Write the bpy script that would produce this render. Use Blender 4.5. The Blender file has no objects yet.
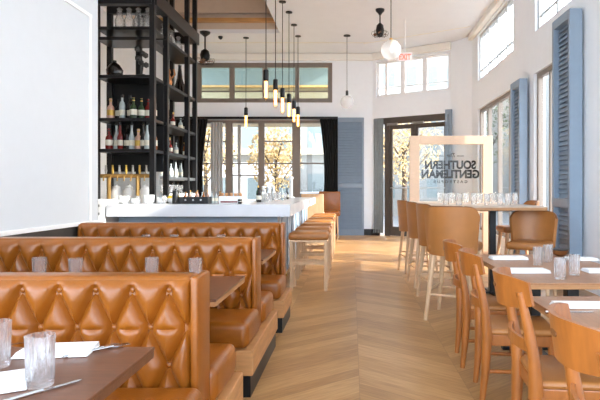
import bpy, bmesh, math, random
from mathutils import Vector, Matrix
random.seed(7)
scn = bpy.context.scene
COL = scn.collection
PI = math.pi

# ------------------------------------------------------------------ materials
def new_mat(name):
    m = bpy.data.materials.new(name); m.use_nodes = True
    nt = m.node_tree; b = nt.nodes['Principled BSDF']
    return m, nt, b

def srgb(r, g, b):
    f = lambda c: (c/255/12.92) if c/255 <= .04045 else ((c/255+.055)/1.055)**2.4
    return (f(r), f(g), f(b), 1)

def pm(name, col, rough=.5, metal=0, var=.06, scale=8, bump=0, bscale=60, coat=0, stretch=None, spec=.5):
    """principled with a gentle noise variation of its own colour"""
    m, nt, b = new_mat(name)
    c = srgb(*col)
    b.inputs['Roughness'].default_value = rough
    b.inputs['Metallic'].default_value = metal
    b.inputs['Specular IOR Level'].default_value = spec
    b.inputs['Coat Weight'].default_value = coat
    b.inputs['Coat Roughness'].default_value = .15
    tc = nt.nodes.new('ShaderNodeTexCoord')
    mp = nt.nodes.new('ShaderNodeMapping'); nt.links.new(tc.outputs['Object'], mp.inputs[0])
    if stretch: mp.inputs['Scale'].default_value = stretch
    n = nt.nodes.new('ShaderNodeTexNoise'); n.inputs['Scale'].default_value = scale; n.inputs['Detail'].default_value = 4
    nt.links.new(mp.outputs[0], n.inputs['Vector'])
    r = nt.nodes.new('ShaderNodeValToRGB'); r.color_ramp.elements[0].position = .3; r.color_ramp.elements[1].position = .7
    r.color_ramp.elements[0].color = tuple(max(0, v*(1-var)) for v in c[:3])+(1,)
    r.color_ramp.elements[1].color = tuple(min(1, v*(1+var)) for v in c[:3])+(1,)
    nt.links.new(n.outputs['Fac'], r.inputs[0]); nt.links.new(r.outputs[0], b.inputs['Base Color'])
    if bump:
        n2 = nt.nodes.new('ShaderNodeTexNoise'); n2.inputs['Scale'].default_value = bscale; n2.inputs['Detail'].default_value = 3
        nt.links.new(mp.outputs[0], n2.inputs['Vector'])
        bp = nt.nodes.new('ShaderNodeBump'); bp.inputs['Strength'].default_value = bump; bp.inputs['Distance'].default_value = .01
        nt.links.new(n2.outputs['Fac'], bp.inputs['Height']); nt.links.new(bp.outputs[0], b.inputs['Normal'])
    return m

M = {}
M['wall'] = pm('white_paint', (242, 246, 250), .55, var=.01)
M['wallbar'] = pm('bar_back_paint', (232, 234, 236), .6, var=.02)
M['wallpanel'] = pm('pale_grey_blue_panel', (212, 218, 224), .5, var=.01)
M['trim'] = pm('trim_paint', (246, 247, 248), .45, var=.01)
M['ceil'] = pm('ceiling_paint', (236, 239, 243), .5, var=.015, scale=3, bump=.15, bscale=4)
M['crown'] = pm('crown_paint', (242, 239, 230), .5, var=.01)
M['tray'] = pm('tray_paint', (214, 199, 180), .6, var=.03)
M['dark'] = pm('dark_panel', (58, 56, 52), .5, var=.15)
M['leather'] = pm('tan_leather', (146, 82, 20), .3, var=.14, scale=5, bump=.1, bscale=90)
M['stoolleather'] = pm('caramel_leather', (164, 106, 52), .42, var=.08, scale=6, bump=.1, bscale=90)
M['stoolseam'] = pm('brown_seam', (120, 74, 36), .5)
M['oak'] = pm('oak_panel', (190, 136, 84), .45, var=.15, scale=3, stretch=(2, 2, 14))
M['chairwood'] = pm('honey_oak', (160, 94, 38), .35, var=.16, scale=4, stretch=(8, 8, 1.5), coat=.2)
M['palewood'] = pm('pale_ash', (208, 172, 134), .5, var=.1, scale=4, stretch=(8, 8, 1.5))
M['table'] = pm('walnut_top', (104, 64, 40), .38, var=.16, scale=5, stretch=(2, 14, 2), coat=.05)
M['tableR'] = pm('oak_brown_top', (156, 108, 70), .4, var=.12, scale=5, stretch=(14, 2, 2), coat=.05)
M['hightop'] = pm('pale_brown_top', (190, 168, 146), .3, var=.1, scale=5)
M['tableedge'] = pm('table_edge', (170, 122, 78), .45, var=.1, stretch=(1, 1, 14))
M['black'] = pm('black_metal', (22, 22, 23), .4, metal=.3, var=.2)
M['blacksteel'] = pm('blackened_steel', (34, 33, 34), .35, metal=.4, var=.2)
M['steel'] = pm('brushed_steel', (190, 190, 188), .3, metal=1, var=.05)
M['cutlery'] = pm('polished_steel', (200, 200, 200), .18, metal=1, var=.02)
M['chrome'] = pm('grey_metal', (150, 152, 150), .35, metal=.7, var=.05)
M['brass'] = pm('brass', (200, 160, 96), .3, metal=.9, var=.05)
M['blue'] = pm('blue_grey_paint', (138, 155, 172), .45, var=.03)
M['marble'] = pm('grey_marble', (218, 220, 224), .22, var=.05, scale=3)
M['taupe'] = pm('taupe_frame', (128, 117, 107), .45, var=.04)
M['dkframe'] = pm('dark_bronze_frame', (84, 76, 70), .4, var=.05)
M['greyframe'] = pm('grey_frame', (176, 178, 178), .45, var=.03)
M['signwood'] = pm('maple_sign_frame', (230, 198, 168), .45, var=.05, stretch=(2, 2, 12))
M['curtain'] = pm('black_curtain', (16, 16, 17), .8, var=.2)
M['napkin'] = pm('white_linen', (245, 245, 243), .8, var=.01, bump=.1, bscale=300)
M['porcelain'] = pm('porcelain', (240, 240, 238), .25, var=.01)
M['slat'] = pm('pine_slats', (206, 160, 100), .5, var=.16, scale=3, stretch=(1, 10, 1))
M['tile'] = pm('white_tile', (235, 235, 233), .2, var=.02)
M['ink'] = pm('black_lettering', (14, 14, 14), .5, var=.05)
M['pave'] = pm('pavement', (118, 116, 112), .8, var=.08)
M['bld1'] = pm('pale_stucco', (150, 146, 138), .8, var=.04)
M['bld2'] = pm('sandy_brick', (196, 172, 146), .8, var=.08)
M['bldteal'] = pm('teal_glazing', (120, 130, 128), .3, var=.05)
M['bldcream'] = pm('cream_canopy', (186, 170, 142), .7, var=.04)
M['leafgold'] = pm('golden_leaves', (176, 150, 100), .7, var=.3, scale=2)
M['leafgreen'] = pm('green_leaves', (84, 92, 56), .7, var=.3, scale=2)
M['bark'] = pm('bark', (90, 74, 60), .9, var=.2)
M['carpaint'] = pm('white_car_paint', (225, 228, 230), .25, var=.02)
M['carglass'] = pm('car_window', (40, 46, 52), .1, var=.05)
M['tyre'] = pm('tyre', (30, 30, 30), .8, var=.1)
M['amber'] = pm('amber_liquor', (150, 84, 34), .15, var=.1)
M['clearb'] = pm('clear_spirit', (186, 196, 196), .1, var=.05)
M['greenb'] = pm('green_bottle', (46, 66, 38), .12, var=.1)
M['redb'] = pm('red_bottle', (120, 34, 30), .15, var=.1)
M['darkb'] = pm('dark_bottle', (34, 26, 22), .12, var=.1)
M['pinkb'] = pm('pink_label_bottle', (214, 170, 150), .3, var=.05)
M['label'] = pm('paper_label', (232, 226, 208), .7, var=.03)
M['gold'] = pm('gold_foil', (214, 174, 84), .35, metal=.5, var=.05)
M['brownfig'] = pm('bronze_figure', (170, 110, 62), .35, metal=.5, var=.15)
M['red'] = pm('exit_red', (215, 60, 44), .5, var=.02)
M['yellow'] = pm('lemon', (232, 200, 70), .5, var=.05)

def glassmat(name, tint=(1, 1, 1), rough=0.0, refl=.06):
    m, nt, b = new_mat(name)
    out = nt.nodes['Material Output']; nt.nodes.remove(b)
    t = nt.nodes.new('ShaderNodeBsdfTransparent'); t.inputs[0].default_value = tuple(tint)+(1,)
    g = nt.nodes.new('ShaderNodeBsdfGlossy'); g.inputs['Roughness'].default_value = rough
    lw = nt.nodes.new('ShaderNodeLayerWeight'); lw.inputs[0].default_value = .5
    pw = nt.nodes.new('ShaderNodeMath'); pw.operation = 'POWER'; pw.inputs[1].default_value = 5; nt.links.new(lw.outputs['Facing'], pw.inputs[0])
    f = nt.nodes.new('ShaderNodeMath'); f.operation = 'MULTIPLY_ADD'; f.inputs[1].default_value = .6; f.inputs[2].default_value = .03; nt.links.new(pw.outputs[0], f.inputs[0])
    mx = nt.nodes.new('ShaderNodeMixShader')
    nt.links.new(f.outputs[0], mx.inputs[0]); nt.links.new(t.outputs[0], mx.inputs[1]); nt.links.new(g.outputs[0], mx.inputs[2])
    nt.links.new(mx.outputs[0], out.inputs[0])
    return m
M['pane'] = glassmat('window_glass', (.97, .98, .98))
M['paneteal'] = glassmat('tinted_transom_glass', (.86, .92, .9))
def crystal():
    m, nt, b = new_mat('cut_crystal')
    out = nt.nodes['Material Output']
    b.inputs['Base Color'].default_value = (.97, .975, .98, 1)
    b.inputs['Roughness'].default_value = .03; b.inputs['IOR'].default_value = 1.35
    b.inputs['Transmission Weight'].default_value = 1
    t = nt.nodes.new('ShaderNodeBsdfTransparent'); mx = nt.nodes.new('ShaderNodeMixShader'); mx.inputs[0].default_value = .45
    nt.links.new(b.outputs[0], mx.inputs[1]); nt.links.new(t.outputs[0], mx.inputs[2]); vo = nt.nodes.new('ShaderNodeTexVoronoi'); vo.inputs['Scale'].default_value = 55; tc = nt.nodes.new('ShaderNodeTexCoord'); mp = nt.nodes.new('ShaderNodeMapping'); mp.inputs['Scale'].default_value = (1, 1, .5)
    nt.links.new(tc.outputs['Object'], mp.inputs[0]); nt.links.new(mp.outputs[0], vo.inputs['Vector']); bp = nt.nodes.new('ShaderNodeBump'); bp.inputs['Strength'].default_value = .15; bp.inputs['Distance'].default_value = .01
    nt.links.new(vo.outputs['Distance'], bp.inputs['Height']); nt.links.new(bp.outputs[0], b.inputs['Normal'])
    df = nt.nodes.new('ShaderNodeBsdfDiffuse'); df.inputs[0].default_value = (.95, .96, .97, 1); m2 = nt.nodes.new('ShaderNodeMixShader'); m2.inputs[0].default_value = .05
    nt.links.new(mx.outputs[0], m2.inputs[1]); nt.links.new(df.outputs[0], m2.inputs[2]); nt.links.new(m2.outputs[0], out.inputs[0])
    return m
M['crystal'] = crystal()
M['bulbglass'] = glassmat('bulb_glass', (1, .95, .88))
M['globe'] = glassmat('globe_glass', (.97, .97, .97))
_n = M['globe'].node_tree; _o = _n.nodes['Material Output']; _src = _o.inputs[0].links[0].from_socket
_d = _n.nodes.new('ShaderNodeBsdfTranslucent'); _d.inputs[0].default_value = (.95, .95, .95, 1); _d2 = _n.nodes.new('ShaderNodeBsdfDiffuse'); _d2.inputs[0].default_value = (.95, .95, .95, 1)
_a = _n.nodes.new('ShaderNodeMixShader'); _n.links.new(_d.outputs[0], _a.inputs[1]); _n.links.new(_d2.outputs[0], _a.inputs[2])
_m = _n.nodes.new('ShaderNodeMixShader'); _m.inputs[0].default_value = .4; _n.links.new(_src, _m.inputs[1]); _n.links.new(_a.outputs[0], _m.inputs[2]); _n.links.new(_m.outputs[0], _o.inputs[0])
def emis(name, col, s):
    m, nt, b = new_mat(name)
    b.inputs['Base Color'].default_value = srgb(*col); b.inputs['Emission Color'].default_value = srgb(*col)
    b.inputs['Emission Strength'].default_value = s
    return m
M['filament'] = emis('glowing_filament', (255, 190, 100), 7)
M['opal'] = pm('opal_glass', (245, 245, 244), .2, var=.01)
M['exit'] = emis('lit_exit_letters', (240, 70, 50), 3)

def floor_mat():
    m, nt, b = new_mat('chevron_oak_floor')
    N = nt.nodes.new; L = nt.links.new
    tc = N('ShaderNodeTexCoord'); sx = N('ShaderNodeSeparateXYZ'); L(tc.outputs['Object'], sx.inputs[0])
    def math_(op, a, b_=None, c=None):
        n = N('ShaderNodeMath'); n.operation = op
        for i, v in enumerate((a, b_, c)):
            if v is None: continue
            if isinstance(v, (int, float)): n.inputs[i].default_value = v
            else: L(v, n.inputs[i])
        return n.outputs[0]
    W = .72; bw = .125
    x = math_('SUBTRACT', sx.outputs['X'], .05)
    pp = math_('PINGPONG', x, W)                    # 0 at apex, W at valley
    colid = math_('FLOOR', math_('DIVIDE', x, W))
    v = math_('DIVIDE', math_('ADD', sx.outputs['Y'], math_('MULTIPLY', pp, .8)), bw*1.28)
    vid = math_('FLOOR', v); vf = math_('FRACT', v)
    cmb = N('ShaderNodeCombineXYZ'); L(colid, cmb.inputs[0]); L(vid, cmb.inputs[1])
    wn = N('ShaderNodeTexWhiteNoise'); wn.noise_dimensions = '3D'; L(cmb.outputs[0], wn.inputs[0])
    # grain: coordinates along / across board
    gx = math_('SUBTRACT', math_('MULTIPLY', pp, 1.0), math_('MULTIPLY', sx.outputs['Y'], .8))
    gv = N('ShaderNodeCombineXYZ'); L(math_('MULTIPLY', gx, 2.2), gv.inputs[0]); L(math_('MULTIPLY', v, 4.5), gv.inputs[1]); L(math_('MULTIPLY', colid, 3.7), gv.inputs[2])
    gn = N('ShaderNodeTexNoise'); gn.inputs['Scale'].default_value = 1.6; gn.inputs['Detail'].default_value = 6; L(gv.outputs[0], gn.inputs['Vector'])
    mixv = math_('ADD', math_('MULTIPLY', wn.outputs['Value'], .3), math_('MULTIPLY', gn.outputs['Fac'], .75))
    r = N('ShaderNodeValToRGB'); L(mixv, r.inputs[0])
    e = r.color_ramp.elements
    e[0].position = .15; e[0].color = srgb(140, 98, 58)
    e[1].position = .95; e[1].color = srgb(212, 168, 116)
    k = e.new(.5); k.color = srgb(178, 134, 82)
    # board seams
    seam = math_('MAXIMUM', math_('LESS_THAN', vf, .03), math_('MAXIMUM', math_('LESS_THAN', pp, .003), math_('GREATER_THAN', pp, W-.003)))
    mx = N('ShaderNodeMix'); mx.data_type = 'RGBA'; L(math_('MULTIPLY', seam, .22), mx.inputs[0]); L(r.outputs[0], mx.inputs[6]); mx.inputs[7].default_value = srgb(80, 54, 34)
    L(mx.outputs[2], b.inputs['Base Color'])
    b.inputs['Roughness'].default_value = .33
    bp = N('ShaderNodeBump'); bp.inputs['Strength'].default_value = .1; bp.inputs['Distance'].default_value = .004
    L(gn.outputs['Fac'], bp.inputs['Height']); L(bp.outputs[0], b.inputs['Normal'])
    return m
M['floor'] = floor_mat()

# ------------------------------------------------------------------ mesh helpers
class MB:
    def __init__(s): s.bm = bmesh.new()
    def box(s, x0, x1, y0, y1, z0, z1, bev=0, seg=2):
        c = Matrix.Translation(((x0+x1)/2, (y0+y1)/2, (z0+z1)/2)) @ Matrix.Diagonal((abs(x1-x0), abs(y1-y0), abs(z1-z0), 1))
        g = bmesh.ops.create_cube(s.bm, size=1, matrix=c)
        if bev:
            ed = list({e for v in g['verts'] for e in v.link_edges})
            bmesh.ops.bevel(s.bm, geom=ed, offset=bev, segments=seg, affect='EDGES', profile=.5)
        return s
    def obox(s, c, size, rz=0, rx=0, ry=0, bev=0, seg=2):
        mt = Matrix.Translation(c) @ Matrix.Rotation(rz, 4, 'Z') @ Matrix.Rotation(ry, 4, 'Y') @ Matrix.Rotation(rx, 4, 'X') @ Matrix.Diagonal((*size, 1))
        g = bmesh.ops.create_cube(s.bm, size=1, matrix=mt)
        if bev:
            ed = list({e for v in g['verts'] for e in v.link_edges})
            bmesh.ops.bevel(s.bm, geom=ed, offset=bev, segments=seg, affect='EDGES', profile=.5)
        return s
    def bar(s, p0, p1, r0, r1=None, n=10):
        r1 = r0 if r1 is None else r1
        p0, p1 = Vector(p0), Vector(p1); d = p1-p0
        q = d.to_track_quat('Z', 'Y').to_matrix().to_4x4()
        bmesh.ops.create_cone(s.bm, cap_ends=True, segments=n, radius1=r0, radius2=r1, depth=d.length, matrix=Matrix.Translation((p0+p1)/2) @ q)
        return s
    def tube(s, pts, r, n=8, flat=1.0, rs=None):
        """sweep a round (or flattened) section along points"""
        pts = [Vector(p) for p in pts]; rings = []
        for i, p in enumerate(pts):
            d = (pts[min(i+1, len(pts)-1)]-pts[max(i-1, 0)]).normalized()
            up = Vector((0, 1, 0)) if abs(d.y) < .9 else Vector((0, 0, 1))
            a = d.cross(up).normalized(); b = d.cross(a).normalized()
            rr = rs[i] if rs else r
            rings.append([s.bm.verts.new(p + a*rr*math.cos(2*PI*k/n) + b*rr*flat*math.sin(2*PI*k/n)) for k in range(n)])
        for i in range(len(rings)-1):
            for k in range(n):
                s.bm.faces.new((rings[i][k], rings[i][(k+1) % n], rings[i+1][(k+1) % n], rings[i+1][k]))
        s.bm.faces.new(rings[0][::-1]); s.bm.faces.new(rings[-1])
        return s
    def lathe(s, prof, c=(0, 0, 0), n=20, cut=0):
        c = Vector(c); rings = []
        for j, (r, z) in enumerate(prof):
            ring = []
            for k in range(n):
                rr = r*(1-(cut if (k % 2 and r > .005 and .2 < (j/len(prof)) < .6) else 0))
                ring.append(s.bm.verts.new(c+Vector((rr*math.cos(2*PI*k/n), rr*math.sin(2*PI*k/n), z))))
            rings.append(ring)
        for i in range(len(rings)-1):
            for k in range(n):
                s.bm.faces.new((rings[i][k], rings[i][(k+1) % n], rings[i+1][(k+1) % n], rings[i+1][k]))
        s.bm.faces.new(rings[0][::-1]); s.bm.faces.new(rings[-1])
        return s
    def sphere(s, c, r, sub=2, sc=(1, 1, 1)):
        bmesh.ops.create_icosphere(s.bm, subdivisions=sub, radius=r, matrix=Matrix.Translation(c) @ Matrix.Diagonal((*sc, 1)))
        return s
    def poly(s, pts, z0, z1, axis='z'):
        def P(a, b, c): return (a, b, c) if axis == 'z' else ((a, c, b) if axis == 'y' else (c, a, b))
        lo = [s.bm.verts.new(P(a, b, z0)) for a, b in pts]; hi = [s.bm.verts.new(P(a, b, z1)) for a, b in pts]
        n = len(pts); s.bm.faces.new(lo[::-1]); s.bm.faces.new(hi)
        for i in range(n): s.bm.faces.new((lo[i], lo[(i+1) % n], hi[(i+1) % n], hi[i]))
        return s
    def grid(s, f, nu, nv, diag=None):
        v = [[s.bm.verts.new(f(i/nu, j/nv)) for j in range(nv+1)] for i in range(nu+1)]
        for i in range(nu):
            for j in range(nv):
                a, b, c, d = v[i][j], v[i+1][j], v[i+1][j+1], v[i][j+1]
                if diag is None: s.bm.faces.new((a, b, c, d))
                elif diag((a.co+c.co)/2): s.bm.faces.new((a, b, c)); s.bm.faces.new((a, c, d))
                else: s.bm.faces.new((a, b, d)); s.bm.faces.new((b, c, d))
        return s
    def shell(s, f, nu, nv, th):
        """thick sheet: f(u,v)->(point, normal)"""
        A = [[f(i/nu, j/nv) for j in range(nv+1)] for i in range(nu+1)]
        a = [[s.bm.verts.new(Vector(p)+Vector(n)*th/2) for p, n in r] for r in A]
        b = [[s.bm.verts.new(Vector(p)-Vector(n)*th/2) for p, n in r] for r in A]
        F = s.bm.faces.new
        for i in range(nu):
            for j in range(nv):
                F((a[i][j], a[i+1][j], a[i+1][j+1], a[i][j+1])); F((b[i][j], b[i][j+1], b[i+1][j+1], b[i+1][j]))
        for i in range(nu):
            F((a[i][0], b[i][0], b[i+1][0], a[i+1][0])); F((a[i][nv], a[i+1][nv], b[i+1][nv], b[i][nv]))
        for j in range(nv):
            F((a[0][j], a[0][j+1], b[0][j+1], b[0][j])); F((a[nu][j], b[nu][j], b[nu][j+1], a[nu][j+1]))
        return s
    def build(s, name, mat, parent=None, world=False, smooth=False, off=None):
        bmesh.ops.recalc_face_normals(s.bm, faces=s.bm.faces)
        if world and parent is not None: bmesh.ops.translate(s.bm, verts=s.bm.verts, vec=-parent.location)
        if off: bmesh.ops.translate(s.bm, verts=s.bm.verts, vec=off)
        me = bpy.data.meshes.new(name); s.bm.to_mesh(me); s.bm.free()
        if smooth:
            for p in me.polygons: p.use_smooth = True
            try: me.set_sharp_from_angle(angle=math.radians(40))
            except Exception: pass
        me.materials.append(mat)
        o = bpy.data.objects.new(name, me); COL.objects.link(o)
        if parent: o.parent = parent
        return o

def tag(o, label=None, cat=None, group=None, kind=None):
    if label: o['label'] = label
    if cat: o['category'] = cat
    if group: o['group'] = group
    if kind: o['kind'] = kind
    return o
def thing(name, label, cat, loc=(0, 0, 0), rz=0, group=None):
    o = bpy.data.objects.new(name, None); COL.objects.link(o); o.empty_display_size = .1
    o.location = loc; o.rotation_euler = (0, 0, rz)
    return tag(o, label, cat, group)
def struct(name, mb, mat, parent=None, smooth=False):
    o = mb.build(name, mat, parent, smooth=smooth); o['kind'] = 'structure'; return o
def dup(root, label, loc=None, rz=None, group=None):
    kids = {}
    for o in list(COL.objects):
        if o.parent: kids.setdefault(o.parent.name, []).append(o)
    def cp(o, par):
        c = o.copy(); COL.objects.link(c)
        if par: c.parent = par
        for ch in kids.get(o.name, []): cp(ch, c)
        return c
    r = cp(root, None)
    if loc is not None: r.location = loc
    if rz is not None: r.rotation_euler = (0, 0, rz)
    if label: r['label'] = label
    if group: r['group'] = group
    return r

def wall_mb(p0, p1, th, z0, z1, ops):
    """wall along p0->p1 (thickness to the left normal side), openings (s0,s1,z0,z1) in metres along it"""
    mb = MB(); d = Vector((p1[0]-p0[0], p1[1]-p0[1], 0)); Lh = d.length; d.normalize(); n = Vector((-d.y, d.x, 0))
    ss = sorted({0, Lh, *[o[0] for o in ops], *[o[1] for o in ops]}); zz = sorted({z0, z1, *[o[2] for o in ops], *[o[3] for o in ops]})
    rz = math.atan2(d.y, d.x)
    for i in range(len(ss)-1):
        run = None
        for j in range(len(zz)-1):
            sm = (ss[i]+ss[i+1])/2; zm = (zz[j]+zz[j+1])/2
            solid = not any(o[0] < sm < o[1] and o[2] < zm < o[3] for o in ops)
            if solid: run = [zz[j], zz[j+1]] if run is None else [run[0], zz[j+1]]
            if (not solid or j == len(zz)-2) and run:
                c = Vector((p0[0], p0[1], 0))+d*sm+n*th/2; c.z = sum(run)/2
                mb.obox(c, (ss[i+1]-ss[i], th, run[1]-run[0]), rz); run = None
    return mb

# ------------------------------------------------------------------ setting
ZC = 5.3
struct('floor', MB().box(-5.7, 3.3, -4, 16, -.1, 0), M['floor'])
# ceiling with recessed tray
TX1, TY0, TY1, TX0 = -1.83, 8.0, 13.7, -5.4
c = MB()
c.box(-5.7, 3.3, -4, TY0, ZC, ZC+.1); c.box(-5.7, 3.3, TY1, 16, ZC, ZC+.1)
c.box(TX1, 3.3, TY0, TY1, ZC, ZC+.1); c.box(-5.7, TX0, TY0, TY1, ZC, ZC+.1)
struct('ceiling', c, M['ceil'])
t = MB()
t.box(TX0-.1, TX1+.1, TY1, TY1+.1, ZC+.1, 6.3); t.box(TX0-.1, TX1+.1, TY0-.1, TY0, ZC+.1, 6.3)
t.box(TX1, TX1+.1, TY0, TY1, ZC+.1, 6.3); t.box(TX0-.1, TX0, TY0, TY1, ZC+.1, 6.3)
t.box(TX0, TX1, TY1-.12, TY1, 5.78, 6.2)
struct('trim_1', t, M['tray'])
s_ = MB()
x = TX0
while x < TX1: s_.box(x, min(x+.14, TX1), TY0, TY1, 6.1, 6.16); x += .15
s_.box(TX0, TX1, TY1-.16, TY1, 5.56, 5.64); s_.box(TX1-.06, TX1, TY0, TY1-.16, 5.56, 5.64)
struct('trim_2', s_, M['slat'])
struct('trim_3', MB().box(TX0, TX1, TY0, TY1, 6.2, 6.3), M['tray'])

# left partition: white above, dark wainscot below
PX = -2.8
struct('wall_left', wall_mb((PX, -4), (PX, 5.95), .15, .95, ZC, [(.6, 6.0, 1.0, 4.8)]), M['wallpanel'])  # out-of-view opening added to light the right wall and chairs
struct('wall_left_wainscot', MB().box(PX-.15, PX, -4, 5.95, 0, .95), M['dark'])
tl = MB(); tl.box(PX, PX+.012, 2.2, 5.8, 3.16, 3.2, .004); tl.box(PX, PX+.012, 5.74, 5.79, .99, 3.16, .004); tl.box(PX, PX+.014, -4, 5.95, .95, .99, .004)
struct('trim_4', tl, M['trim'])
# bar side back wall on the far left
struct('wall_bar', MB().box(-5.7, -5.5, 5.8, 16, 0, ZC), M['wallbar'])
struct('wall_bar_return', MB().box(-5.5, PX-.15, 5.8, 5.95, 0, ZC), M['wall'])
# back wall
BY = 15.8
struct('wall_back', wall_mb((-5.7, BY), (.62, BY), .2, 0, ZC,
       [(5.7-4.56, 5.7-.41, .25, 3.37), (5.7-4.56, 5.7-.58, 3.88, 5.05)]), M['wall'])
# angled door wall
D0 = Vector((.6, BY, 0)); D1 = Vector((2.68, 14.55, 0)); DL = (D1-D0).length; dd = (D1-D0).normalized(); DRZ = math.atan2(dd.y, dd.x)
dn = Vector((-dd.y, dd.x, 0))   # points outwards
def DP(s, out, z): return D0+dd*s+dn*out+Vector((0, 0, z))
struct('wall_door', wall_mb(D0[:2], D1[:2], .2, 0, ZC, [(.05, DL-.02, 0, 3.4), (.12, DL-.02, 4.02, 5.05)]), M['wall'])
struct('wall_pier', MB().poly([(2.66, 14.55), (3.12, 13.9), (3.3, 13.9), (3.3, 15.0), (2.8, 15.0)], 0, ZC), M['wall'])
# right wall
RX = 3.1
def R(y): return y+4
low = [(R(9.95), R(13.3), .35, 3.3), (R(7.95), R(9.2), .1, 3.3)]
upp = [(R(10.4), R(13.3), 4.0, 5.12), (R(7.2), R(9.15), 4.0, 5.12), (R(4.6), R(6.5), 3.8, 5.12)]
struct('wall_right', wall_mb((RX+.2, -4), (RX+.2, 14.0), .2, 0, ZC, low+upp), M['wall'])
struct('wall_front', wall_mb((-2.95, -4.2), (3.3, -4.2), .2, 0, ZC, [(.3, 6.0, .1, 5.1)]), M['wall'])  # behind the camera; wide opening added to let sky light in
# crown and frieze
cr = MB()
cr.box(-5.5, .62, BY-.1, BY, 5.1, ZC, .02); cr.box(RX-.12, RX, -4, 13.9, 5.16, ZC, .02)
cr.obox(DP(DL/2, -.05, 5.2), (DL, .1, .2), DRZ, bev=.02)
cr.box(-5.5, .5, BY-1.25, BY-1.2, ZC-.012, ZC)
cr.obox((1.6, 13.9, ZC-.006), (3.0, .04, .012), DRZ)
struct('trim_5', cr, M['crown'])
bb = MB(); bb.box(-.5, .6, BY-.03, BY, 0, .18); bb.obox(DP(.1, -.02, .09), (.3, .05, .18), DRZ)
struct('baseboard_back', bb, M['black'])
struct('baseboard_right', MB().box(RX-.02, RX, -4, 13.9, 0, .12), M['trim'])

# ---- windows -----------------------------------------------------------
wn = [0]
def window_y(x0, x1, z0, z1, mull, munt, mat, pane, fw=.09, y=BY+.05, d=.08):
    wn[0] += 1
    f = MB(); f.box(x0, x0+fw, y, y+d, z0, z1); f.box(x1-fw, x1, y, y+d, z0, z1); f.box(x0+fw, x1-fw, y, y+d, z1-fw, z1); f.box(x0+fw, x1-fw, y, y+d, z0, z0+fw)
    for a, b in mull: f.box(a, b, y, y+d, z0+fw, z1-fw)
    fr = struct('window_%d' % wn[0], f, mat)
    m = MB()
    for a, b, zz in munt: m.box(a, b, y+.02, y+d-.02, zz-.02, zz+.02)
    m.build('muntin', mat, fr)
    MB().box(x0+.02, x1-.02, y+d/2-.003, y+d/2+.003, z0+.02, z1-.02).build('pane', pane, fr)
    return fr
def px(xp, Y): return (xp-352)*Y/540
def pz(yp, Y): return 1.32-(yp-190)*Y/540
q = lambda a: px(a, BY)
window_y(-4.56, -.41, .25, 3.37, [(q(225), q(232)), (q(258), q(264)), (q(292), q(300))],
         [(q(200), q(226), 2.1), (q(200), q(226), 2.75), (q(232), q(258), 2.1), (q(232), q(258), 1.75), (q(264), q(292), 2.75), (q(300), q(330), 2.1), (q(264), q(292), 2.1)], M['taupe'], M['pane'])
window_y(-4.56, -.58, 3.88, 5.05, [(q(229), q(234)), (q(262), q(267)), (q(295), q(299))], [(-4.5, -.6, 4.22)], M['taupe'], M['paneteal'], fw=.13)
def window_x(y0, y1, z0, z1, mulls, zs, mat, fw=.08, fd=.09):
    wn[0] += 1
    x = RX+.05; f = MB()
    f.box(x, x+fd, y0, y0+fw, z0, z1); f.box(x, x+fd, y1-fw, y1, z0, z1); f.box(x, x+fd, y0+fw, y1-fw, z1-fw, z1); f.box(x, x+fd, y0+fw, y1-fw, z0, z0+fw)
    for m in mulls: f.box(x, x+fd, m-.03, m+.03, z0+fw, z1-fw)
    fr = struct('window_%d' % wn[0], f, mat)
    m2 = MB()
    for zz in zs: m2.box(x+.02, x+.06, y0+fw, y1-fw, zz-.015, zz+.015)
    if zs: m2.build('muntin', mat, fr)
    MB().box(x+.035, x+.041, y0+.02, y1-.02, z0+.02, z1-.02).build('pane', M['pane'], fr)
window_x(9.95, 13.3, .35, 3.3, [10.8, 11.65, 12.5], [], M['taupe'])
window_x(7.95, 9.2, .1, 3.3, [8.6], [], M['taupe'])
window_x(10.4, 13.3, 4.0, 5.12, [11.0, 11.7, 12.45], [4.25], M['greyframe'], .05)
window_x(7.2, 9.15, 4.0, 5.12, [8.3], [4.25], M['greyframe'], .05)
window_x(4.6, 6.5, 3.8, 5.12, [5.5], [4.25], M['greyframe'], .05)  # out of view, added to bring daylight and sun to the left side
# clerestory over door
wn[0] += 1
f = MB()
for s in (.15, .42, .95, 1.62, DL-.08): f.obox(DP(s, .1, 4.535), (.13 if s in (.95, 1.62) else .07, .08, 1.03), DRZ)
for z in (4.05, 5.02): f.obox(DP(DL/2, .1, z), (DL-.14, .08, .06), DRZ)
f.obox(DP(DL/2, .1, 4.28), (DL-.14, .03, .025), DRZ)
fr = struct('window_%d' % wn[0], f, M['trim'])
MB().obox(DP(DL/2, .12, 4.535), (DL-.16, .006, 1.0), DRZ).build('pane', M['pane'], fr)
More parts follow.
